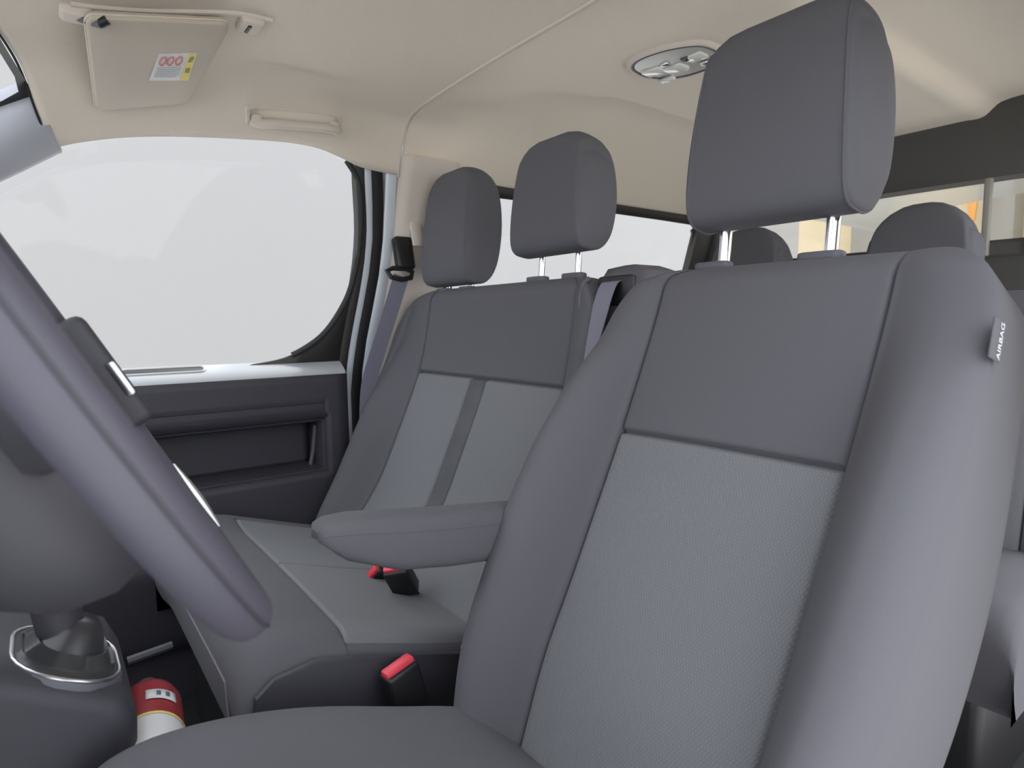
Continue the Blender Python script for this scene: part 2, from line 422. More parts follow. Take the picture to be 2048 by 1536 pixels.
# door window glass, seals and frame
def gy(z): return lerp(1.664, 1.517, (z - .76) / (1.31 - .76))
def wtop(X): return pw(ZEDGE, X)
op = [(-.62, .790), (.42, .797), (.509, .811), (.575, .842), (.624, .884), (.665, .950), (.686, 1.01), (.699, 1.10), (.698, 1.19), (.685, 1.262), (.650, 1.308)]
opening = [Vector((a, gy(c), c)) for a, c in op]
topc = [Vector((X, gy(wtop(X)), wtop(X))) for X in (.60, .5, .4, .3, .2, .12, .05, -.05)] + [Vector((-.20, gy(1.075) + .005, 1.075)), Vector((-.45, gy(.9) + .01, .90)), Vector((-.66, gy(.77), .77))]
loop = crom(opening, 6)[:-1] + crom([opening[-1]] + topc, 5)
gl = MB()
gtop = lambda X: min(1.33, wtop(X)) if X > -.05 else lerp(1.17, .76, (-.05 - X) / .61)
gxs = [-.64 + 1.34 * i / 50 for i in range(51)]
gl.loft([[Vector((X, gy(lerp(.72, gtop(X), v)) + .012, lerp(.72, gtop(X), v))) for X in gxs] for v in [i / 10 for i in range(11)]], False).build('window_glass', glass_m, door, solid=.004)
MB().tube([p + Vector((0, .006, 0)) for p in loop[14:61]], (.009, .006), 8).build('window_seal', rubber, door)
# black frame filling around the rear lower corner of the glass
cor = crom(opening[1:7], 6); b = MB(); A1 = [p + Vector((0, .004, 0)) for p in cor]
b.loft([A1, [Vector((lerp(.672, .694, i / (len(A1) - 1)), gy(lerp(.770, 1.03, i / (len(A1) - 1))) + .004, lerp(.770, 1.03, i / (len(A1) - 1)))) for i in range(len(A1))]], False)
b.build('corner_cover', vinyl_dark, door, solid=.006)
def post(name, m, x0, x1, dy, parent, z0=.10, z1=1.30, dep=.02, lean=.0, n=14):
    """upright strip following the tumblehome between two X stations; lean shifts its top in X"""
    r = []
    for i in range(n + 1):
        z = lerp(z0, z1, i / n); y = gy(z) + dy if z > .70 else gy(.70) + dy
        lx = lean * sstep(1.12, 1.34, z) - .030 * sstep(1.10, .76, z)
        r.append([Vector((x0 + lx, y + dep, z)), Vector((x0 + lx, y + .003, z)), Vector((x0 + lx + .004, y, z)), Vector((x1 + lx - .004, y, z)), Vector((x1 + lx, y + .003, z)), Vector((x1 + lx, y + dep, z))])
    return MB().loft(r, True, True, True).build(name, m, parent)
post('window_frame', vinyl_dark, .692, .716, .000, door, .74, 1.31, .03, -.022)
post('frame_flange', body_paint, .714, .737, .004, door, .10, 1.30, .04, -.022)

# ---- B pillar
bp = struct(MB().add([], []).rbox((.865, 1.70, .80), (.17, .08, 1.3), .01, 1).build('trim_3', body_paint))
post('door_seal', rubber, .735, .763, -.004, bp, .05, 1.30, .05, -.02)
post('jamb_flange', body_paint, .761, .792, -.006, bp, .05, 1.30, .05, -.008)
r = []
for i in range(19):
    z = lerp(.08, 1.335, i / 18); y = (gy(z) if z > .7 else gy(.7)) - .022
    if z > 1.24: y -= .01 * (z - 1.24) / .1
    x1 = .965
    x0 = .790 - .028 * sstep(1.10, .76, z)
    r.append([Vector((x0, y + .05, z)), Vector((x0, y + .018, z)), Vector((x0 + .012, y + .002, z)), Vector((x0 + .03, y - .004, z)), Vector((x1 - .03, y - .006, z)), Vector((x1 - .008, y, z)), Vector((x1, y + .03, z)), Vector((x1, y + .06, z))])
MB().loft(r, True, True, True).build('pillar_cover', trim_beige, bp, angle=60)
# raised slider track cover on the pillar
MB().rbox((.842, gy(1.15) - .030, 1.165), (.034, .012, .12), .005, 2, Euler((math.radians(-16), 0, 0)).to_matrix()).build('slider_cover', trim_beige, bp)

# ---- sliding door / side wall right with window
def rear_wall(side, n):
    s = side; Y = lambda d: YC + s * d
    wy = lambda z: lerp(.80, .645, (z - .76) / .54) if z > .76 else .80
    root = struct(MB().loft([[(X, Y(wy(z)) + .0, z) for X in (.95, 1.2, 1.6, 2.0, 2.2)] for z in (.02, .2, .4, .6, .76, .82)], False).build('wall_right' if s > 0 else 'wall_left', pla_dark, solid=.03))
    zt = 1.296
    win = struct(MB().add([], []).loft([[(X, Y(wy(z) + .012), z) for X in (.98, 1.3, 1.7, 2.12)] for z in (.80, .95, 1.1, 1.31)], False).build('window_%d' % n, glass_m, solid=.004))
    lo = [Vector((X, Y(wy(z) + .004), z)) for X, z in [(1.0, .86), (1.04, .825), (1.4, .82), (2.0, .82), (2.06, .85), (2.075, .92), (2.075, 1.19), (2.06, 1.245), (2.02, 1.266), (1.1, 1.266), (1.03, 1.255), (1.0, 1.21)]]
    lp = crom(lo, 5, True)
    outer = []
    for p in lp:
        q = p.copy(); dx = q.x - 1.54; z = q.z
        q.x = 1.54 + max(-.60, min(.64, dx * 1.10)); q.z = 1.045 + (z - 1.045) * 1.20
        q.y = Y(wy(q.z) + .002); outer.append(q)
    MB().loft([lp, outer], True).build('black_frame', vinyl_dark, win, solid=.012)
    # rear corner post
    MB().loft([[Vector((X, Y(wy(z) + dy), z)) for X, dy in ((2.075, .02), (2.075, -.01), (2.10, -.018), (2.22, -.02), (2.22, .04))] for z in (.02, .4, .76, 1.0, 1.2, 1.32)], True, True, True).build('corner_post', vinyl_dark, root)
rear_wall(1, 2)      # the sliding door on the driver's side stands open
# driver's side B pillar and sill (outside the picture)
r = []
for i in range(19):
    z = lerp(.02, 1.335, i / 18); d = (2 * YC - (gy(z) if z > .7 else gy(.7)))
    r.append([Vector((.80, d - .05, z)), Vector((.80, d + .01, z)), Vector((.83, d + .024, z)), Vector((.93, d + .024, z)), Vector((.965, d + .01, z)), Vector((.965, d - .05, z))])
struct(MB().loft(r, True, True, True).build('trim_4', trim_beige, angle=60))
struct(MB().rbox((.1, .09, -.02), (1.5, .16, .10), .02).build('trim_5', pla_dark))

# ---- bulkhead behind the rear bench
wr = struct(MB().rbox((2.19, YC, .54), (.05, 1.56, 1.08), .01, 1).build('wall_rear', bulk_m))
hp = []
for i in range(41):
    y = lerp(YC + .70, YC - .74, i / 40); hp.append((y, roofpt(2.18, max(-1, min(1, (y - YC) / YE))).z + .03))
# header with an arched lower edge
def hz(y): return 1.286 - .010 * ((y - YC) / .6) ** 2
def hthick(y): return 2.165 - .05 * sstep(.78, .60, y)
b = MB(); rings = []
for y, zt in hp:
    xx = 2.12
    rings.append([Vector((xx, y, 1.50)), Vector((xx - .002, y, 1.40)), Vector((xx + .006, y, hz(y) + .025)), Vector((xx + .02, y, hz(y))), Vector((2.22, y, hz(y))), Vector((2.22, y, 1.50))])
b.loft(rings, True, True, True).build('header_trim', bulk_m, wr, angle=60)
MB().rbox((2.185, YC, 1.09), (.06, 1.5, .05), .015).build('sill_trim', bulk_m, wr)
MB().rbox((2.19, YC + .67, 1.2), (.05, .10, .26), .015).build('side_trim', bulk_m, wr)
MB().rbox((2.19, YC - .67, 1.2), (.05, .10, .26), .015).build('side_trim', bulk_m, wr)
w4 = struct(MB().rbox((2.20, YC, 1.20), (.006, 1.30, .24), .0, 1).build('window_3', glass_r, smooth=False))
for py, ln in ((.495, .05), (.60, .02)):
    MB().rbox((2.15, py, 1.19), (.02, .018, .24), .004).build('glazing_bar', steel, w4)

# ---- load space behind the bulkhead: ribs let the daylight in
# (left open at the back so that the wall outside shows through the bulkhead glass)

# ------------------------------------------------------------------ seats
def spine_frame(spine, n=200):
    P = crom([(x, 0, z) for x, z in spine], 40); L = [0]
    for a, b in zip(P, P[1:]): L.append(L[-1] + (b - a).length)
    H = L[-1]
    def fr(h):
        h = max(0, min(H - 1e-6, h)); lo, hi = 0, len(L) - 2
        while lo < hi:
            m = (lo + hi + 1) // 2
            if L[m] <= h: lo = m
            else: hi = m - 1
        t = (h - L[lo]) / max(1e-9, L[lo + 1] - L[lo]); p = lerp(P[lo], P[lo + 1], t)
        a = P[max(0, lo - 6)]; b = P[min(len(P) - 1, lo + 7)]
        u = (b - a).normalized(); f = Vector((-u.z, 0, u.x)); return p, u, f
    return H, fr

BOL = [(0, 0), (.10, .10), (.25, .36), (.45, .72), (.65, .95), (.80, 1.0), (.91, .93), (.975, .74), (1.0, .45)]
BOLC = crom([(a, 0, b) for a, b in BOL], 4)
BOLD = crom([(a, 0, b) for a, b in [(0, 0), (.08, .14), (.22, .50), (.38, .82), (.54, .98), (.68, 1.0), (.82, .93), (.93, .76), (1.0, .50)]], 4)
def backrest(root, yc, spine, wtab, ctab, btab, thick, hs, Rn=.05, Rc=.10, wleft=None, Rl=None, BOLC=BOLC, mats=None, strip=None, crown=.006, names=None, asym=None, skipcut=None):
    """padded seat back split along its seams into its covers"""
    H, fr = spine_frame(spine)
    hsamp = set(H * i / 60 for i in range(61))
    for q in (-.010, -.006, -.0035, -.0018, 0, .0018, .0035, .006, .010): hsamp.add(hs + q)
    for i in range(14): hsamp.add(H - Rn * (1 - math.sin(math.pi / 2 * i / 13)))
    hsamp = sorted(h for h in hsamp if 0 <= h <= H)
    NC = 40
    cu = sorted(set([-1 + 2 * i / NC for i in range(NC + 1)] + [s * (1 - q) for s in (-1, 1) for q in (.008, .02, .035)]
                    + ([s * strip + q for s in (-1, 1) for q in (-.02, -.008, 0, .008, .02)] if strip else [])))
    rows = []
    for h in hsamp:
        p, u, f = fr(h); cq = pw(ctab, h / H); bq = pw(btab, h / H)
        def halfw(tab, rc):
            k = (h - (H - rc)) / rc
            return pw(tab, h / H) - (rc * (1 - math.sqrt(max(0, 1 - k * k))) if k > 0 else 0)
        wq2 = halfw(wtab, Rc); wl2 = halfw(wleft or wtab, Rl or Rc)
        kn = (h - (H - Rn)) / Rn; sn = math.sqrt(max(0.0, 1 - kn * kn)) if kn > 0 else 1
        T = thick * (1.12 - .37 * h / H)
        cR = min(cq, wq2 - .03); cL = min(cq, wl2 - .03)
        sec = []
        g = math.exp(-((h - hs) / .0038) ** 2)
        for c in cu:
            cq2 = cR if c >= 0 else cL
            n = crown * (1 - c * c) - .009 * math.exp(-(((1 - abs(c)) * cq2) / .0036) ** 2) - .011 * g
            if strip: n += -.004 * (math.exp(-(((abs(c) - strip) * cq2) / .0025) ** 2) if h < hs else .0)
            sec.append((c * cq2, n))
        def half(wq, cc):
            r = [(cc + (wq - cc) * q.x, bq * q.z) for q in BOLC[1:]]
            nl = bq * BOLC[-1].z
            r += [(wq, nl - (nl + T * .85) * i / 6) for i in range(1, 7)]
            return r + [(wq - .012, -T * .95), (wq - .035, -T)]
        R = half(wq2, cR); Lf = [(-a, n) for a, n in reversed(half(wl2, cL))]
        mid = [(lerp(wq2 - .035, -(wl2 - .035), i / 8), -T) for i in range(1, 8)]
        ring = Lf + sec + R + mid
        nm = -T * .45
        ring = [(a, nm + (n - nm) * sn) for a, n in ring]
        rows.append([p + f * n + Vector((0, yc + a, 0)) for a, n in ring])
    nL = len(BOLC) - 1 + 8; nS = len(cu)
    N = len(rows[0])
    reg = {k: MB() for k in ('body', 'low', 'up', 'strip', 'side')}
    fs = {k: [] for k in reg}
    flat = [p for r in rows for p in r]
    for i in range(len(rows) - 1):
        hm = (hsamp[i] + hsamp[i + 1]) / 2
        for j in range(N):
            a = i * N + j; b2 = i * N + (j + 1) % N
            if nL <= j < nL + nS - 1:
                c = (cu[j - nL] + cu[j - nL + 1]) / 2
                if hm > hs: key = 'up'
                elif strip and abs(c) < strip: key = 'strip'
                elif strip: key = 'low' 
                else: key = 'low'
            elif 'side' in mats and (1 <= j < 9 or nL + nS + len(BOLC) - 4 <= j < nL + nS + len(BOLC) + 4): key = 'side'
            else: key = 'body'
            fs[key].append((a, b2, b2 + N, a + N))
    fs['body'].append(tuple(reversed(range(N))))
    out = {}
    body = None
    for key in ('body', 'low', 'up', 'strip', 'side'):
        if not fs[key]: continue
        used = sorted(set(i for f in fs[key] for i in f)); idx = {v: k for k, v in enumerate(used)}
        m = MB().add([flat[v] for v in used], [tuple(idx[v] for v in f) for f in fs[key]])
        if key == 'body': body = out[key] = m.build('backrest', mats[key], root, angle=75)
        elif key == 'low' and strip:
            for s in (-1, 1):
                m2 = MB(); sel = [f for f in fs[key] if s * (sum(flat[v].y for v in f) / 4 - yc) > 0]
                us = sorted(set(i for f in sel for i in f)); ix = {v: k for k, v in enumerate(us)}
                m2.add([flat[v] for v in us], [tuple(ix[v] for v in f) for f in sel]).build('insert_panel', mats[key], body, angle=75)
        else: out[key] = m.build({'low': 'insert_panel', 'up': 'shoulder_panel', 'strip': 'centre_strip', 'side': 'side_cover'}[key], mats[key], body, angle=75)
    return out, H, fr

def headrest(root, c, wid, hgt, dep, tilt, mats, posts=.07, post_sp=.16, post_len=.10, corner=.06, taper=.9, name='headrest', side_mat=None, post_r=.0065, sleeve=True, postx=.0, sleevemat=None, sleeve_f=.010):
    """c: centre of the bottom, front-to-back middle. Side profile lofted sideways, end panels with piping"""
    u = Vector((math.sin(tilt), 0, math.cos(tilt))); f = Vector((-math.cos(tilt), 0, math.sin(tilt)))
    prof = [(.36, .02), (.46, .10), (.50, .30), (.50, .55), (.47, .80), (.42, .93), (.30, .985), (.08, 1.0), (-.18, .985), (-.36, .92), (-.46, .78), (-.50, .58), (-.47, .36), (-.38, .17), (-.22, .05), (-.02, .0), (.20, .0)]
    pc = crom([(a, 0, b) for a, b in prof], 3, True)
    W = wid / 2
    ts = [-.94, -.85, -.7, -.45, -.2, 0, .2, .45, .7, .85, .94]
    def htop(t):
        x = abs(t) * W; e = x - (W - corner)
        return hgt - (corner * (1 - math.sqrt(max(0, 1 - (e / corner) ** 2))) * .75 if e > 0 else 0)
    def ring(t, sc=1.0, push=0):
        e = max(0, (abs(t) - .93) / .07); shrink = 1 - .085 * (1 - math.sqrt(max(0, 1 - e * e)))
        out = []
        for p in pc:
            h = p.z * htop(t); n = p.x * dep * (1 - .04 * (1 - abs(t)) * 0)
            n0 = 0; h0 = hgt * .5
            n = n0 + (n - n0) * shrink * sc; h = h0 + (h - h0) * shrink * sc
            wloc = W * lerp(1.0, taper, max(0, min(1, h / hgt)) ** 1.5)
            out.append(Vector(c) + u * h + f * n + Vector((0, t * wloc + push, 0)))
        return out
    m = MB().loft([ring(t) for t in ts], True)
    h = m.build(name, mats[0], root, angle=60)
    for s in (-1, 1):
        e = MB(); e.loft([ring(s * .94), ring(s * .965), ring(s * .985), ring(s * .996), ring(s), ring(s, .93, s * .005), ring(s, .75, s * .009), ring(s, .45, s * .011), ring(s, .12, s * .012)], True, False, True)
        e.build('end_panel', side_mat or mats[0], h, angle=60)
        if mats[1]: MB().tube(ring(s * .94, 1.002), .0020, 6, True).build('piping', mats[1], h)
        base = Vector(c) + f * (postx) + Vector((0, s * post_sp / 2, 0))
        q = MB().tube([base + u * .03, base - u * post_len], post_r, 14)
        q.build('headrest_post', chrome, h)
        if sleeve:
            sb = base - u * (posts) + f * sleeve_f
            sl = MB().prism(rrect(.026, .062, .012, 5), .012, (sb - u * .006, f, Vector((0, 1, 0)), u), .003)
            sl.build('post_sleeve', sleevemat or pla_mid, root)
    return h

def cushion(root, x0, x1, y0, y1, ztab, mats, side_z, insert=None, rr=.05, bolster=.02, seamy=None, name='cushion', flat_near=False):
    """seat pad: lofted front to back; ztab gives the top height along X, sides rise into small bolsters"""
    yc = (y0 + y1) / 2; W = (y1 - y0) / 2
    top = []
    nx = 46
    L = []
    for i in range(nx + 1):
        t = i / nx
        L.append(lerp(x0, x1, t ** 1.3))
    xi0 = insert[0] if insert else None; ci = insert[1] if insert else None; cn = .93 if flat_near else ci
    if insert: L = sorted(set(L + [xi0 + q for q in (-.008, -.004, -.002, 0, .002, .004, .008)]))
    cu = sorted(set([-1 + 2 * i / 60 for i in range(61)] + ([e + q for e in (-cn, ci) for q in (-.012, -.006, 0, .006, .012)] if insert else [])
                    + ([(seamy - yc) / W + q for q in (-.01, -.004, 0, .004, .01)] if seamy else [])))
    cu = [c for c in cu if -.93 <= c <= .93]
    rows = []
    for X in L:
        zt = pw(ztab, X); e = x0 + rr - X; dz = rr * 1.0 * (1 - math.sqrt(max(0, 1 - (e / rr) ** 2))) if e > 0 else 0
        row = []
        for c in cu:
            b = bolster * sstep(.55, .86, c if flat_near else abs(c)) + .006 * (1 - c * c)
            lim = cn if c < 0 else ci
            ed = max(0, abs(c) - .86) / .14
            n = zt - dz + b - .05 * ed * ed
            if insert and X > xi0 - .001 and abs(c) < lim + .001: n -= .005 * math.exp(-((abs(abs(c) - lim)) * W / .003) ** 2)
            if insert and abs(c) < lim: n -= .005 * math.exp(-((X - xi0) / .003) ** 2)
            if seamy and X > (xi0 or -9): n -= .004 * math.exp(-(((yc + c * W) - seamy) / .003) ** 2)
            row.append(Vector((X, yc + c * W, n)))
        Ls = []; Rs = []
        zt2 = row[0].z
        for q in (.25, .6, 1.0):
            pass
        sd = [(.96, -.014), (.985, -.03), (1.0, -.055), (1.0, -.5), (1.0, -1)]
        def sidepts(s):
            o = []
            for a, d in sd:
                z = zt2 + d if d > -.4 else lerp(zt2 - .055, side_z, -d)
                o.append(Vector((X, yc + s * a * W, min(z, zt2))))
            return o
        rows.append(list(reversed(sidepts(-1))) + row + sidepts(1))
    # front face rows
    f0 = rows[0]
    fr_rows = []
    for k, (dx, kz) in enumerate(((.03, 1.0), (.012, .62), (.003, .30), (.0, .10))):
        fr_rows.append([Vector((x0 + dx, p.y, lerp(p.z, side_z, kz) if p.z > side_z else p.z)) for p in f0])
    rows = fr_rows + rows; hs = [None] * len(fr_rows) + L
    N = len(rows[0]); k0 = 5
    flat = [p for r in rows for p in r]; F = {'body': [], 'ins': []}
    for i in range(len(rows) - 1):
        for j in range(N - 1):
            key = 'body'
            if insert and hs[i] is not None and hs[i] >= xi0 - 1e-6 and k0 <= j < k0 + len(cu) - 1:
                if -cn < (cu[j - k0] + cu[j - k0 + 1]) / 2 < ci: key = 'ins'
            F[key].append((i * N + j, i * N + j + 1, (i + 1) * N + j + 1, (i + 1) * N + j))
    # back wall and underside
    last = (len(rows) - 1) * N
    F['body'].append(tuple(range(last, last + N)))
    F['body'].append(tuple([i * N for i in range(len(rows))] + [i * N + N - 1 for i in reversed(range(len(rows)))]))
    res = {}
    body = None
    for key in ('body', 'ins'):
        if not F[key]: continue
        us = sorted(set(v for f in F[key] for v in f)); ix = {v: k for k, v in enumerate(us)}
        o = MB().add([flat[v] for v in us], [tuple(ix[v] for v in f) for f in F[key]]).build(name if key == 'body' else 'cushion_insert', mats[key], root if key == 'body' else body, angle=70)
        if key == 'body': body = o
        res[key] = o
    return res

def buckle(root, base, d, up, w=.030, t=.016, ln=.075, stalk=.10, stalkmat=None):
    """belt buckle: black case with a red push button in its top, on a flat stalk"""
    up = Vector(up).normalized(); d = Vector(d); d = (d - up * d.dot(up)).normalized(); n = up.cross(d)
    rot = Matrix((d, n, up)).transposed()
    o = MB().rbox(Vector(base) + up * ln / 2, (w * 2 * .9, t * 2, ln), .006, 3, rot).build('belt_buckle', pla_black, root)
    MB().rbox(Vector(base) + up * (ln + .001), (w * 1.62, t * 1.3, .012), .004, 2, rot).build('release_button', red_btn, o)
    MB().tube([Vector(base) + up * .01, Vector(base) - up * stalk], (.019, .004), 10, flat=d).build('buckle_stalk', stalkmat or pla_black, o)
    return o

# ---- driver's seat
DY = .47
ds = thing('driver_seat', (.42, DY, 0), "driver's seat in plain dark grey cloth with a single armrest and tall headrest", 'car seat')
dsp = [(.455, .25), (.490, .34), (.530, .44), (.590, .55), (.685, .73), (.752, .87), (.788, .957), (.798, .990)]
dw = [(0, .240), (.15, .255), (.25, .262), (.45, .268), (.65, .262), (.85, .250), (1, .245)]
dwl = [(0, .235), (.15, .250), (.25, .258), (.42, .275), (.6, .282), (.85, .276), (1, .268)]
dc = [(0, .158), (.5, .163), (.8, .166), (1, .168)]
db = [(0, .05), (.15, .075), (.32, .088), (.57, .088), (.74, .06), (.85, .026), (1, .008)]
dout, DH, dfr = backrest(ds, DY, dsp, dw, dc, db, .165, .540, Rn=.045, Rc=.11, wleft=dwl, Rl=.09, BOLC=BOLD, mats={'body': fabric, 'low': insert_m, 'up': fabric, 'side': fabric})
headrest(ds, (.872,   .496, 1.038), .250, .290, .128, math.radians(6), (fabric, fabric), posts=.060, post_sp=.165, post_len=.12, corner=.055, taper=.86, post_r=.0092, postx=.004, sleeve_f=.026)
cushion(ds, -.025, .49, DY - .262, DY + .258, [(-.02, .452), (.07, .470), (.2, .446), (.35, .388), (.44, .350), (.49, .315)], {'body': fabric}, .20, insert=None, rr=.06, bolster=.012)
MB().rbox((.36, DY, .12), (.42, .44, .23), .03).build('seat_base', pla_dark, ds)
# armrest on the inner side
ax = [(.256, .634, .012, .012), (.260, .633, .022, .021), (.272, .630, .028, .028), (.305, .623, .031, .035), (.36, .611, .032, .039), (.44, .598, .032, .041), (.52, .588, .032, .041), (.62, .576, .030, .040)]
b = MB(); rings = []
for x, z, hw, hh in ax:
    ring = []
    for k in range(28):
        a = 2 * math.pi * k / 28; ca, sa = math.cos(a), math.sin(a)
        e = .55
        yy = hw * (abs(ca) ** e) * (1 if ca >= 0 else -1); zz = hh * (abs(sa) ** e) * (1 if sa >= 0 else -1)
        ring.append(Vector((x + (.02 * (-zz / hh) if x < .32 and zz < 0 else 0), .742 + yy, z + zz)))
    rings.append(ring)
arm = b.loft(rings, True, True, True).build('armrest', fabric, ds, angle=60)
MB().tube([Vector((x, .742 - hw * .97, z + hh * .45)) for x, z, hw, hh in ax[1:]], .0012, 6).build('armrest_seam', fabric, arm)
# tag sewn into the outer side seam
tp = at(1994, 680, Y=DY - .281)
ta = Vector((.30, 0, .95)).normalized(); tb = Vector((.95, -.10, -.30)).normalized()
tgm = MB().rbox(tp, (.026, .040, .0022), .0008, 1, Matrix((tb, ta, tb.cross(ta))).transposed()).build('seat_label', fabric, ds)
text_mesh('AIRBAG', .0105, 'label_lettering', white_paper, ds, tp + tb.cross(ta) * .0013 + tb * .004, ta, -tb)
text_mesh('AIRBAG', .0105, 'label_lettering', white_paper, ds, tp - tb.cross(ta) * .0013 + tb * .004, ta, tb)
buckle(ds, at(822, 1422, Y=.785), (.9, .1, .25), (-.22, .05, .95), stalk=.16, stalkmat=webbing)
# recliner cover, small pale piece low beside the bolster
MB().rbox(at(930, 1385, Y=.745), (.02, .012, .03), .005).build('recliner_cap', satin, ds)

# ---- passenger bench
BY = 1.165
pb = thing('passenger_bench', (.5, BY, 0), 'two-place front passenger bench with pale ribbed back panels and dark centre strip', 'bench seat')
bsp = [(.560, .34), (.600, .40), (.672, .50), (.735, .63), (.795, .77), (.822, .88), (.835, .965), (.838, .992)]
bwr = [(0, .365), (.15, .385), (.3, .408), (.6, .436), (.85, .432), (1, .405)]
bw = [(0, .385), (.3, .392), (.6, .380), (.85, .345), (1, .335)]
bc = [(0, .285), (.6, .285), (.85, .282), (1, .28)]
bb = [(0, .06), (.3, .068), (.6, .045), (.85, .02), (1, .008)]
bout, BH, bfr = backrest(pb, BY, bsp, bwr, bc, bb, .12, .495, Rn=.04, Rc=.15, wleft=bw, Rl=.08, mats={'body': fabric, 'low': insert_m, 'up': fabric, 'strip': strip_m}, strip=.11, crown=.004)
hm = (vinyl_dark, stitch)
headrest(pb, (.878, 1.372, .995), .212, .292, .115, math.radians(5), (fabric, None), posts=.012, post_sp=.11, post_len=.06, corner=.06, taper=.86, side_mat=fabric, postx=-.002)
headrest(pb, (.888, .992, 1.040), .216, .240, .115, math.radians(5), (fabric, None), posts=.050, post_sp=.115, post_len=.10, corner=.06, taper=.86, side_mat=fabric, postx=-.002)
cushion(pb, .175, .64, .832, 1.575, [(.15, .440), (.22, .456), (.30, .450), (.36, .432), (.5, .385), (.64, .345)], {'body': fabric, 'ins': cush_m}, .25, insert=(.335, .80), rr=.055, bolster=.014, seamy=1.19, flat_near=True)
MB().rbox((.43, BY + .02, .125), (.40, .66, .25), .02).build('seat_base', pla_black, pb)
# side valance facing the driver's seat with arched top edge
vo = [(.190, .25), (.190, .36), (.197, .405), (.222, .424), (.28, .430), (.35, .412), (.46, .378), (.60, .330), (.60, .20), (.24, .20)]
MB().prism(vo, .012, ((0, .824, 0), (1, 0, 0), (0, 0, 1), (0, 1, 0)), .003).build('side_valance', pla_dark, pb)
# piping of the front edge
MB().tube([(.180, .86, .31), (.172, .87, .36), (.176, .90, .402), (.176, 1.0, .405), (.176, 1.3, .405), (.178, 1.5, .400)], .0022, 6).build('front_piping', stitch, pb)
buckle(pb, at(815, 1180, Y=1.045), (.60, -.55, .2), (-.40, -.25, .70), w=.027, stalk=.06)
buckle(pb, at(790, 1150, Y=1.13), (.75, -.35, .2), (-.75, .0, .30), w=.020, t=.012, ln=.050, stalk=.07)
# shoulder housing for the inner belt, on the bench top beside the driver's seat
hb = MB(); rings = []
for x, k in ((.850, .82), (.865, .97), (.89, 1.0), (.96, 1.0), (.99, .96), (1.0, .8)):
    rings.append([Vector((x, lerp(.81, y, k), lerp(.90, z, k))) for y, z in [(.735, .86), (.738, .96), (.750, .992), (.785, 1.004), (.830, 1.000), (.852, .975), (.855, .86)]])
hsg = hb.loft(rings, True, True, True).build('belt_housing', pla_mid, pb, angle=50)
MB().rbox((.852, .795, .955), (.016, .085, .055), .006, 2).build('belt_outlet', pla_black, pb)
MB().tube([at(1166, 640, X=.822), at(1160, 600, X=.825), at(1168, 566, X=.832), at(1180, 556, X=.84)], .005, 8).build('outlet_rim', pla_mid, pb)
# ---- belts
def ribbon(path, wvec, wd, th=.0016):
    P = crom(path, 5); W = Vector(wvec).normalized(); rings = []
    for i, p in enumerate(P):
        t = (P[min(i + 1, len(P) - 1)] - P[max(i - 1, 0)]).normalized(); wv = (W - t * W.dot(t)).normalized(); n = t.cross(wv)
        rings.append([p + wv * wd / 2 + n * th / 2, p - wv * wd / 2 + n * th / 2, p - wv * wd / 2 - n * th / 2, p + wv * wd / 2 - n * th / 2])
    return MB().loft(rings, True, True, True)
sb = thing('seat_belt', (.84, 1.50, 1.03), 'grey lap and shoulder belt hanging from the beige pillar beside the bench', 'seat belt')
g0 = at(807, 507, Y=1.535)
MB().rbox(g0, (.052, .030, .090), .008, 3, Euler((math.radians(-14), 0, 0)).to_matrix()).build('height_adjuster', pla_black, sb)
g1 = at(800, 552, Y=1.525)
MB().tube([g1 + Vector((-.038, 0, .012)), g1 + Vector((-.03, -.006, -.004)), g1 + Vector((0, -.01, -.010)), g1 + Vector((.03, -.006, -.004)), g1 + Vector((.038, 0, .012)), g1 + Vector((.02, 0, .02)), g1 + Vector((-.02, 0, .02))], .007, 8, True).build('belt_loop', pla_black, sb)
ribbon([g1 + Vector((0, -.008, .0)), at(779, 630, Y=1.535), at(757, 700, Y=1.555), at(740, 760, Y=1.575), at(735, 820, Y=1.592), at(735, 900, Y=1.605)], (1, 0, 0), .046).build('webbing', webbing, sb)
sb2 = thing('seat_belt', (.8, .83, .95), 'pale grey belt coming out of the bench shoulder housing', 'seat belt')
ribbon([Vector((.850, .800, .972)), Vector((.838, .800, .968)), Vector((.826, .802, .945)), Vector((.806, .806, .885)), Vector((.775, .812, .80)), Vector((.735, .815, .70)), Vector((.69, .82, .58))], (.1, 1, 0), .046).build('webbing', webbing, sb2)

# ---- rear bench
rb = thing('rear_bench', (1.7, YC, 0), 'dark rear bench seat behind the front seats with two rounded headrests', 'bench seat')
rsp = [(1.62, .36), (1.66, .48), (1.72, .66), (1.78, .84), (1.80, .93), (1.805, .965)]
backrest(rb, YC, rsp, [(0, .60), (.6, .60), (1, .58)], [(0, .50), (1, .48)], [(0, .04), (.5, .04), (1, .005)], .12, .40, Rn=.04, Rc=.08, mats={'body': fabric, 'low': insert_m, 'up': fabric, 'strip': fabric}, strip=.12)
for yy in (1.115, .635):
    headrest(rb, (1.80, yy, .985), .235, .20, .11, math.radians(5), (fabric, None), posts=.02, post_sp=.12, post_len=.06, corner=.10, taper=.8, side_mat=fabric)
cushion(rb, 1.20, 1.68, YC - .60, YC + .60, [(1.18, .42), (1.35, .43), (1.68, .37)], {'body': fabric, 'ins': insert_m}, .24, insert=(1.32, .78), rr=.05, bolster=.02)
MB().rbox((1.45, YC, .12), (.40, 1.1, .24), .02).build('seat_base', pla_black, rb)

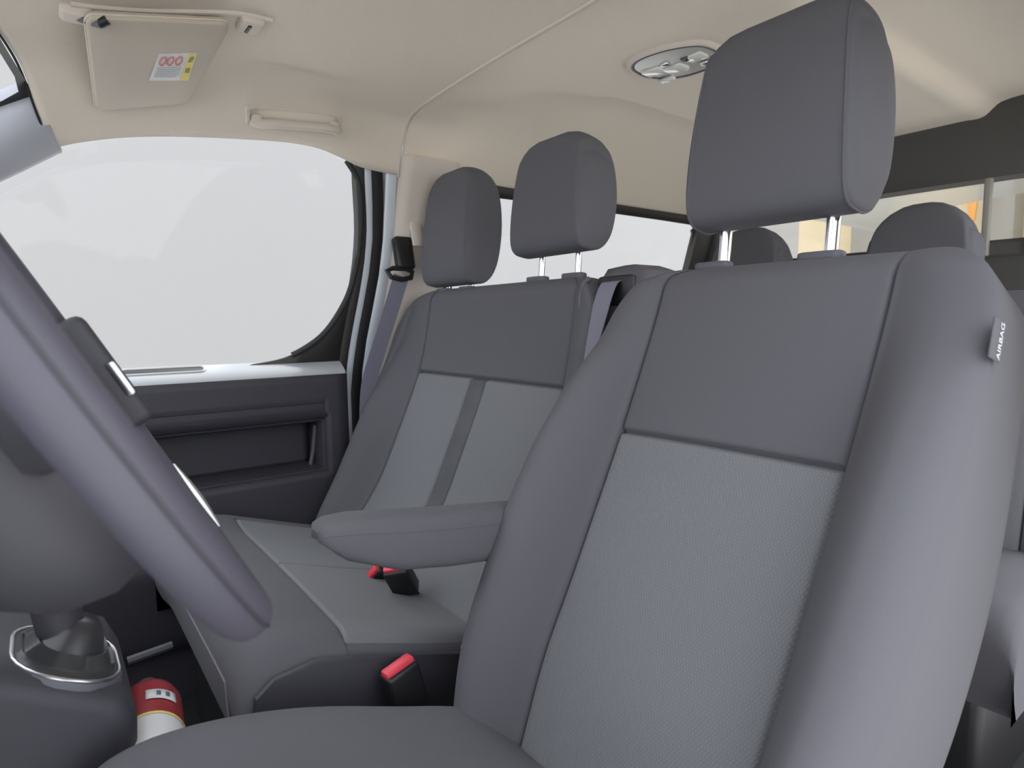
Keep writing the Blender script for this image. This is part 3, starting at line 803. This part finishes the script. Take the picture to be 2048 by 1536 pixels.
# ------------------------------------------------------------------ ceiling fittings
def roof_at(px, py, off=.004):
    """where a photo pixel meets the headliner"""
    best = None
    for i in range(400):
        z = 1.20 + .3 * i / 400; p = at(px, py, Z=z)
        lo, hi = 0, 1
        for _ in range(24):
            m = (lo + hi) / 2
            if roofpt(p.x, m).y - YC < abs(p.y - YC): lo = m
            else: hi = m
        q = roofpt(p.x, (lo + hi) / 2).z
        if z >= q - off: return Vector((p.x, p.y, q - off))
    return p
# sun visor, folded up against the front of the headliner
sv = thing('sun_visor', roof_at(330, 120), 'beige sun visor with a white and yellow warning sticker folded against the headliner', 'sun visor')
cs = [roof_at(*q, .020) for q in ((166, 22), (462, 36), (374, 196), (190, 212))]
# plane through the corners
def bil(u, v): return lerp(lerp(cs[0], cs[1], u), lerp(cs[3], cs[2], u), v)
NV = (cs[1] - cs[0]).cross(cs[3] - cs[0]).normalized(); NV = NV if NV.z < 0 else -NV
ou = [(p[0] + .5, p[1] + .5) for p in rrect(1, 1, .075, 5)]
# notch in the far edge near the windscreen
rim = [bil(min(1, max(0, a)), min(1, max(0, c))) for a, c in ou]
def vis_ring(sc, dn):
    ctr = sum(rim, Vector()) / len(rim); return [ctr + (p - ctr) * sc + NV * dn for p in rim]
MB().loft([vis_ring(.90, -.006), vis_ring(.985, -.003), vis_ring(1.0, .004), vis_ring(.985, .011), vis_ring(.95, .013), vis_ring(.5, .0135), vis_ring(.05, .0135)], True, True, True).build('visor_panel', visor_m, sv, angle=50)
MB().tube(vis_ring(1.002, .004), .0016, 6, True).build('visor_seam', trim_beige, sv)
# sticker
def spt(px, py):
    d = ROT @ Vector((px - CX, -(py - CY), -FPX)); c0 = bil(.5, .5) + NV * .0145
    return CAM + d * ((c0 - CAM).dot(NV) / d.dot(NV))
st = [spt(*q) for q in ((318, 107), (394, 105), (376, 160), (298, 160))]
stk = MB().add([p for p in st] + [p + NV * .0012 for p in st], [(0, 1, 2, 3), (7, 6, 5, 4), (0, 4, 5, 1), (1, 5, 6, 2), (2, 6, 7, 3), (3, 7, 4, 0)]).build('warning_sticker', white_paper, sv, smooth=False)
def sq(u, v): return lerp(lerp(st[0], st[1], u), lerp(st[3], st[2], u), v) + NV * .0016
def patch(u0, u1, v0, v1, m, nm):
    a = [sq(u0, v0), sq(u1, v0), sq(u1, v1), sq(u0, v1)]
    return MB().add(a + [p + NV * .0006 for p in a], [(0, 1, 2, 3), (7, 6, 5, 4), (0, 4, 5, 1), (1, 5, 6, 2), (2, 6, 7, 3), (3, 7, 4, 0)]).build(nm, m, stk, smooth=False)
patch(.78, .99, .02, .98, yellow_paper, 'yellow_band')
patch(.82, .95, .10, .30, visor_m, 'pictogram')
patch(.82, .95, .50, .70, visor_m, 'pictogram')
for cu_, cv_ in ((.16, .26), (.36, .26), (.58, .26)):
    MB().tube([sq(cu_ + .075 * math.cos(a), cv_ + .15 * math.sin(a)) for a in [2 * math.pi * k / 18 for k in range(18)]], .0013, 6, True).build('warning_ring', red_ink, stk)
for v in (.50, .58, .66, .74, .82): patch(.08, .70 - .06 * (v > .8), v, v + .035, grey_ink, 'text_line')
# visor arm and clip
ha = roof_at(152, 18); hb_ = spt(200, 42)
MB().rbox(ha + Vector((0, 0, -.008)), (.045, .035, .02), .007, 3).build('pivot_bracket', trim_beige, sv)
MB().tube([ha + Vector((0, 0, -.012)), lerp(ha, hb_, .5) + NV * .012, hb_ + NV * .006], .0055, 10).build('pivot_arm', pla_mid, sv)
MB().tube([hb_ + NV * .004, spt(214, 38) + NV * .002], .007, 10).build('pivot_end', pla_black, sv)
hc = roof_at(500, 42)
MB().rbox(hc + Vector((0, 0, -.006)), (.040, .05, .016), .006, 3).build('visor_clip', trim_beige, sv)
MB().rbox(hc + Vector((-.004, 0, -.0145)), (.006, .030, .003), .001, 1).build('clip_slot', pla_black, sv)
# moulded ridge of the overhead shelf in front of the visor
rg = [roof_at(x, y) for x, y in ((140, 6), (200, 14), (300, 20), (420, 22), (480, 26), (545, 40))]
MB().tube(crom(rg, 5), .006, 8).build('shelf_ridge', trim_beige, ceil)

# grab handle above the passenger door
gh = thing('grab_handle', roof_at(590, 235), 'folding beige grab handle above the passenger door window', 'grab handle')
gp = [roof_at(*q) for q in ((488, 206), (682, 224), (681, 266), (490, 250))]
def gq(u, v, lift=0):
    n = (gp[1] - gp[0]).cross(gp[3] - gp[0]).normalized(); n = n if n.y < 0 else -n
    return lerp(lerp(gp[0], gp[1], u), lerp(gp[3], gp[2], u), v) + n * lift
MB().loft([[gq(p[0] + .5, p[1] + .5, .002) for p in rrect(1.0, 1.0, .14, 5)], [gq(p[0] + .5, p[1] + .5, .008) for p in rrect(.97, .90, .14, 5)], [gq(p[0] + .5, p[1] + .5, .0075) for p in rrect(.92, .78, .12, 5)], [gq(p[0] + .5, p[1] + .5, .002) for p in rrect(.90, .72, .12, 5)]], True, False, True).build('handle_base', trim_beige, gh, angle=50)
MB().tube(crom([gq(.06, .62, .012), gq(.12, .55, .024), gq(.25, .42, .030), gq(.5, .40, .031), gq(.78, .42, .030), gq(.90, .55, .024), gq(.95, .62, .012)], 5), (.012, .007), 12, flat=(0, .5, .86)).build('handle_bar', trim_beige, gh)
for u in (.10, .90): MB().rbox(gq(u, .55, .012), (.022, .020, .022), .006, 2).build('hinge_cover', trim_beige, gh)
MB().rbox(gq(.92, .80, .012), (.006, .006, .014), .002, 2).build('hinge_pin', lens_m, gh)

# dome lamp
dl = thing('dome_light', roof_at(1340, 118), 'oval ceiling lamp with clear lenses in the rear headliner', 'ceiling light')
dpts = [(1256, 132), (1270, 112), (1330, 90), (1400, 80), (1440, 92), (1462, 112), (1400, 140), (1345, 152), (1290, 150)]
Pd = crom([roof_at(*q) for q in dpts], 5, True)
dcen = sum(Pd, Vector()) / len(Pd)
Z1 = Vector((0, 0, -1))
def drg(s, z): return [dcen + (p - dcen) * s + Vector((0, 0, -z)) for p in Pd]
MB().loft([drg(1.04, 0), drg(1.02, .006), drg(.97, .009), drg(.91, .007), drg(.89, .002)], True, False, True).build('lamp_bezel', trim_beige, dl, angle=50)
MB().loft([drg(.88, .002), drg(.86, .007), drg(.5, .010), drg(.05, .011)], True, False, True).build('lamp_tray', lens_clear, dl, angle=50)
MB().tube(drg(.90, .007), .0022, 6, True).build('lamp_rim', pla_mid, dl)
dx = (roof_at(1400, 105) - roof_at(1310, 138)); dx.z = 0; dx.normalize(); dyv = Vector((-dx.y, dx.x, 0)); rotd = Matrix((dx, dyv, Vector((0, 0, 1)))).transposed()
for (px, py), sx, sy, m, nm in (((1308, 135), .045, .036, lens_m, 'lamp_lens'), ((1352, 128), .045, .040, lens_m, 'lamp_lens'), ((1392, 105), .04, .034, lens_m, 'lamp_lens'), ((1336, 146), .034, .016, lens_m, 'lamp_switch'), ((1372, 108), .020, .018, pla_mid, 'lamp_switch'), ((1330, 120), .022, .014, satin, 'lamp_switch'), ((1412, 112), .022, .016, satin, 'lamp_switch')):
    q = roof_at(px, py); MB().rbox((q.x, q.y, dcen.z - .011), (sx, sy, .010), .004, 2, rotd).build(nm, m, dl)

# ------------------------------------------------------------------ steering wheel
WC = Vector((.0145, .475, .8705)); WR = .1865; AL = math.radians(28.4)
D1 = Vector((math.sin(AL), 0, -math.cos(AL))); D2 = (Vector((0, 1, 0)) + .041 * Vector((math.cos(AL), 0, math.sin(AL)))).normalized(); WN = D2.cross(D1) * 1.0; WN = WN if WN.x > 0 else -WN
sw = thing('steering_wheel', WC - D1 * 0, "dark grey steering wheel in front of the driver's seat", 'steering wheel')
def wp(a, r=WR, n=0): return WC + (D1 * math.cos(a) + D2 * math.sin(a)) * r + WN * n
rimr = []
for k in range(96):
    rimr.append(wp(2 * math.pi * k / 96))
MB().tube(rimr, [(.0152, .0148)] * 96, 20, True, flat=WN).build('rim', wheel_m, sw)
MB().tube([wp(2 * math.pi * k / 96, WR + .0142, .006) for k in range(96)], .0009, 6, True).build('rim_seam', wheel_hub, sw)
# spokes and hub
for a in (math.radians(90), math.radians(-90), math.radians(0)):
    tdir = (-D1 * math.sin(a) + D2 * math.cos(a)); rings = []
    wide = .030 if a else .026
    for rr_, n_, ww in ((.045, -.040, wide * 1.5), (.09, -.034, wide), (.14, -.018, wide * .8), (.172, -.004, wide * .8), (.184, 0, wide * .9)):
        c = wp(a, rr_, n_); rings.append([c + tdir * ww * x + WN * .009 * y for x, y in ((1, -.4), (1, .4), (.8, 1), (-.8, 1), (-1, .4), (-1, -.4), (-.8, -1), (.8, -1))])
    sp_ = MB().loft(rings, True, True, True).build('spoke', wheel_hub, sw, angle=50)
    if abs(a) > 1:
        q = wp(a, .150, .004); MB().rbox(wp(a, .150, -.002), (.026, .020, .012), .004, 2, Matrix((D1, D2, WN)).transposed()).build('spoke_trim', satin, sp_)
rings = []
for r_, n_ in ((.0, .006), (.03, .006), (.070, .002), (.094, -.008), (.108, -.022), (.113, -.045), (.106, -.072), (.085, -.095), (.0, -.095)):
    rings.append([WC + D1 * .010 + WN * n_ + (D1 * (abs(math.cos(a)) ** .75 * (1 if math.cos(a) > 0 else -1)) * 1.0 + D2 * (abs(math.sin(a)) ** .75 * (1 if math.sin(a) > 0 else -1)) * 1.05) * max(r_, .0008) for a in [2 * math.pi * k / 40 for k in range(40)]])
MB().loft(rings, True, True, True).build('airbag_cover', wheel_hub, sw, angle=50)
MB().rbox(wp(math.radians(82), .170, .012), (.105, .032, .030), .008, 3, Matrix((D1, D2, WN)).transposed()).build('thumb_grip', wheel_hub, sw)
MB().rbox(wp(math.radians(78), .156, .022), (.034, .007, .008), .003, 2, Matrix((D1, D2, WN)).transposed()).build('grip_trim', satin, sw)
MB().tube([wp(math.radians(24 + 2 * i), WR - .004, .0155) for i in range(14)], [.001 + .0028 * math.sin(math.pi * i / 13) for i in range(14)], 8).build('rim_glint', satin, sw)  # metal sliver put in as the streak of light on the far rim
rings = []
for n_, ra in ((-.08, .058), (-.12, .062), (-.25, .066), (-.40, .070)):
    rings.append([WC + WN * n_ + (D1 * math.cos(a) * 1.15 + D2 * math.sin(a)) * ra for a in [2 * math.pi * k / 24 for k in range(24)]])
MB().loft(rings, True, True, True).build('column_shroud', pla_dark, sw, angle=50)

# ------------------------------------------------------------------ gear lever console
gc = thing('gear_console', (.0, .80, 0), 'dark console carrying a gear lever with a silver edged gaiter', 'gear lever')
bl_ = [(-.30, .0), (-.02, .0), (.030, .25), (.056, .40), (.060, .470), (.046, .505), (-.04, .556), (-.22, .66), (-.30, .68)]
MB().prism(bl_, .25, ((0, .755, 0), (1, 0, 0), (0, 0, 1), (0, 1, 0)), .022, 4).build('console_body', pla_dark, gc)
gaiter_m = mat('gaiter_leatherette', (.035, .035, .038, 1), .32)
gt = Vector((.000, .838, .530))
tl = Matrix.Rotation(math.radians(-28), 3, 'Y')
def glp(w_, h_, r_, z_): return [gt + tl.transposed() @ Vector((p[0], p[1], z_)) for p in rrect(w_, h_, r_, 6)]
MB().loft([glp(.118, .150, .05, -.05), glp(.118, .150, .05, -.002), glp(.112, .144, .048, .003), glp(.100, .132, .045, .003)], True, True, False).build('gaiter_ring', pla_mid, gc, angle=50)
MB().tube(glp(.106, .138, .047, .004), .0022, 8, True).build('gaiter_bezel', satin, gc)
MB().loft([glp(.102, .134, .045, .002), glp(.092, .118, .04, .010), glp(.086, .11, .04, .008), glp(.070, .088, .032, .020), glp(.064, .08, .03, .018), glp(.048, .058, .022, .036), glp(.03, .035, .014, .045)], True, False, True).build('gaiter', gaiter_m, gc, angle=80)
MB().tube(crom([gt + Vector((0, 0, .02)), gt + Vector((-.004, 0, .07)), gt + Vector((.004, 0, .12))], 5), [.022 + .004 * i / 10 for i in range(11)], 14).build('lever_shaft', wheel_hub, gc)
MB().loft([[gt + Vector((.006 + r_ * math.cos(a), r_ * .9 * math.sin(a), z_)) for a in [2 * math.pi * k / 20 for k in range(20)]] for r_, z_ in ((.020, .105), (.026, .115), (.031, .14), (.032, .165), (.027, .185), (.012, .194))], True, True, True).build('lever_knob', wheel_hub, gc)

# ------------------------------------------------------------------ fire extinguisher beside the driver's seat
e0 = at(300, 1490, Y=.82)
fe = thing('fire_extinguisher', e0, 'small red fire extinguisher with white band lying between the front seats', 'fire extinguisher')
ed_ = Vector((.10, .92, -.10)).normalized()
e0 = at(298, 1496, Y=.82)
ea = ed_.orthogonal().normalized(); eb = ed_.cross(ea)
def er(s, r_): return [e0 + ed_ * s + (ea * math.cos(t) + eb * math.sin(t)) * r_ for t in [2 * math.pi * k / 36 for k in range(36)]]
RE = .040
MB().loft([er(-.075, .02), er(-.07, .034), er(-.058, RE), er(.002, RE)], True, True, True).build('white_body', white_paper, fe)
MB().loft([er(.000, RE + .0006), er(.005, RE + .0010), er(.006, RE)], True).build('yellow_line', yellow_paper, fe)
MB().loft([er(.005, RE + .0003), er(.10, RE + .0003), er(.118, .037), er(.130, .028), er(.136, .016), er(.150, .014)], True, False, True).build('red_shoulder', red_paint, fe)
MB().loft([er(.148, .018), er(.175, .018)], True, True, True).build('valve', pla_black, fe)
lab = MB(); rows = []
ang0 = math.atan2((Vector((.42, 0, .90))).dot(eb), (Vector((.42, 0, .90))).dot(ea))
for s in (.042, .070): rows.append([e0 + ed_ * s + (ea * math.cos(ang0 + d_) + eb * math.sin(ang0 + d_)) * (RE + .0012) for d_ in [-.45 + .9 * i / 8 for i in range(9)]])
lb = lab.loft(rows, False).build('white_label', white_paper, fe, solid=.0006)
for dd in (-.16, .10):
    rows = [[e0 + ed_ * s + (ea * math.cos(ang0 + d_) + eb * math.sin(ang0 + d_)) * (RE + .0022) for d_ in [dd + .12 * i / 3 for i in range(4)]] for s in (.050, .063)]
    MB().loft(rows, False).build('label_mark', blue_ink, lb, solid=.0004)
MB().rbox(e0 + Vector((0, -.02, -.06)), (.07, .10, .05), .006).build('mounting_bracket', pla_black, fe)
MB().rbox((e0.x, e0.y - .02, (e0.z - .07) / 2), (.03, .06, e0.z - .07), .004).build('bracket_leg', pla_black, fe)
# low rail on the floor between console and bench
rl = MB().tube([at(255, 1322, Y=1.30), at(345, 1290, Y=1.30)], .008, 8).build('floor_rail', pla_mid, bpy.data.objects['floor'])
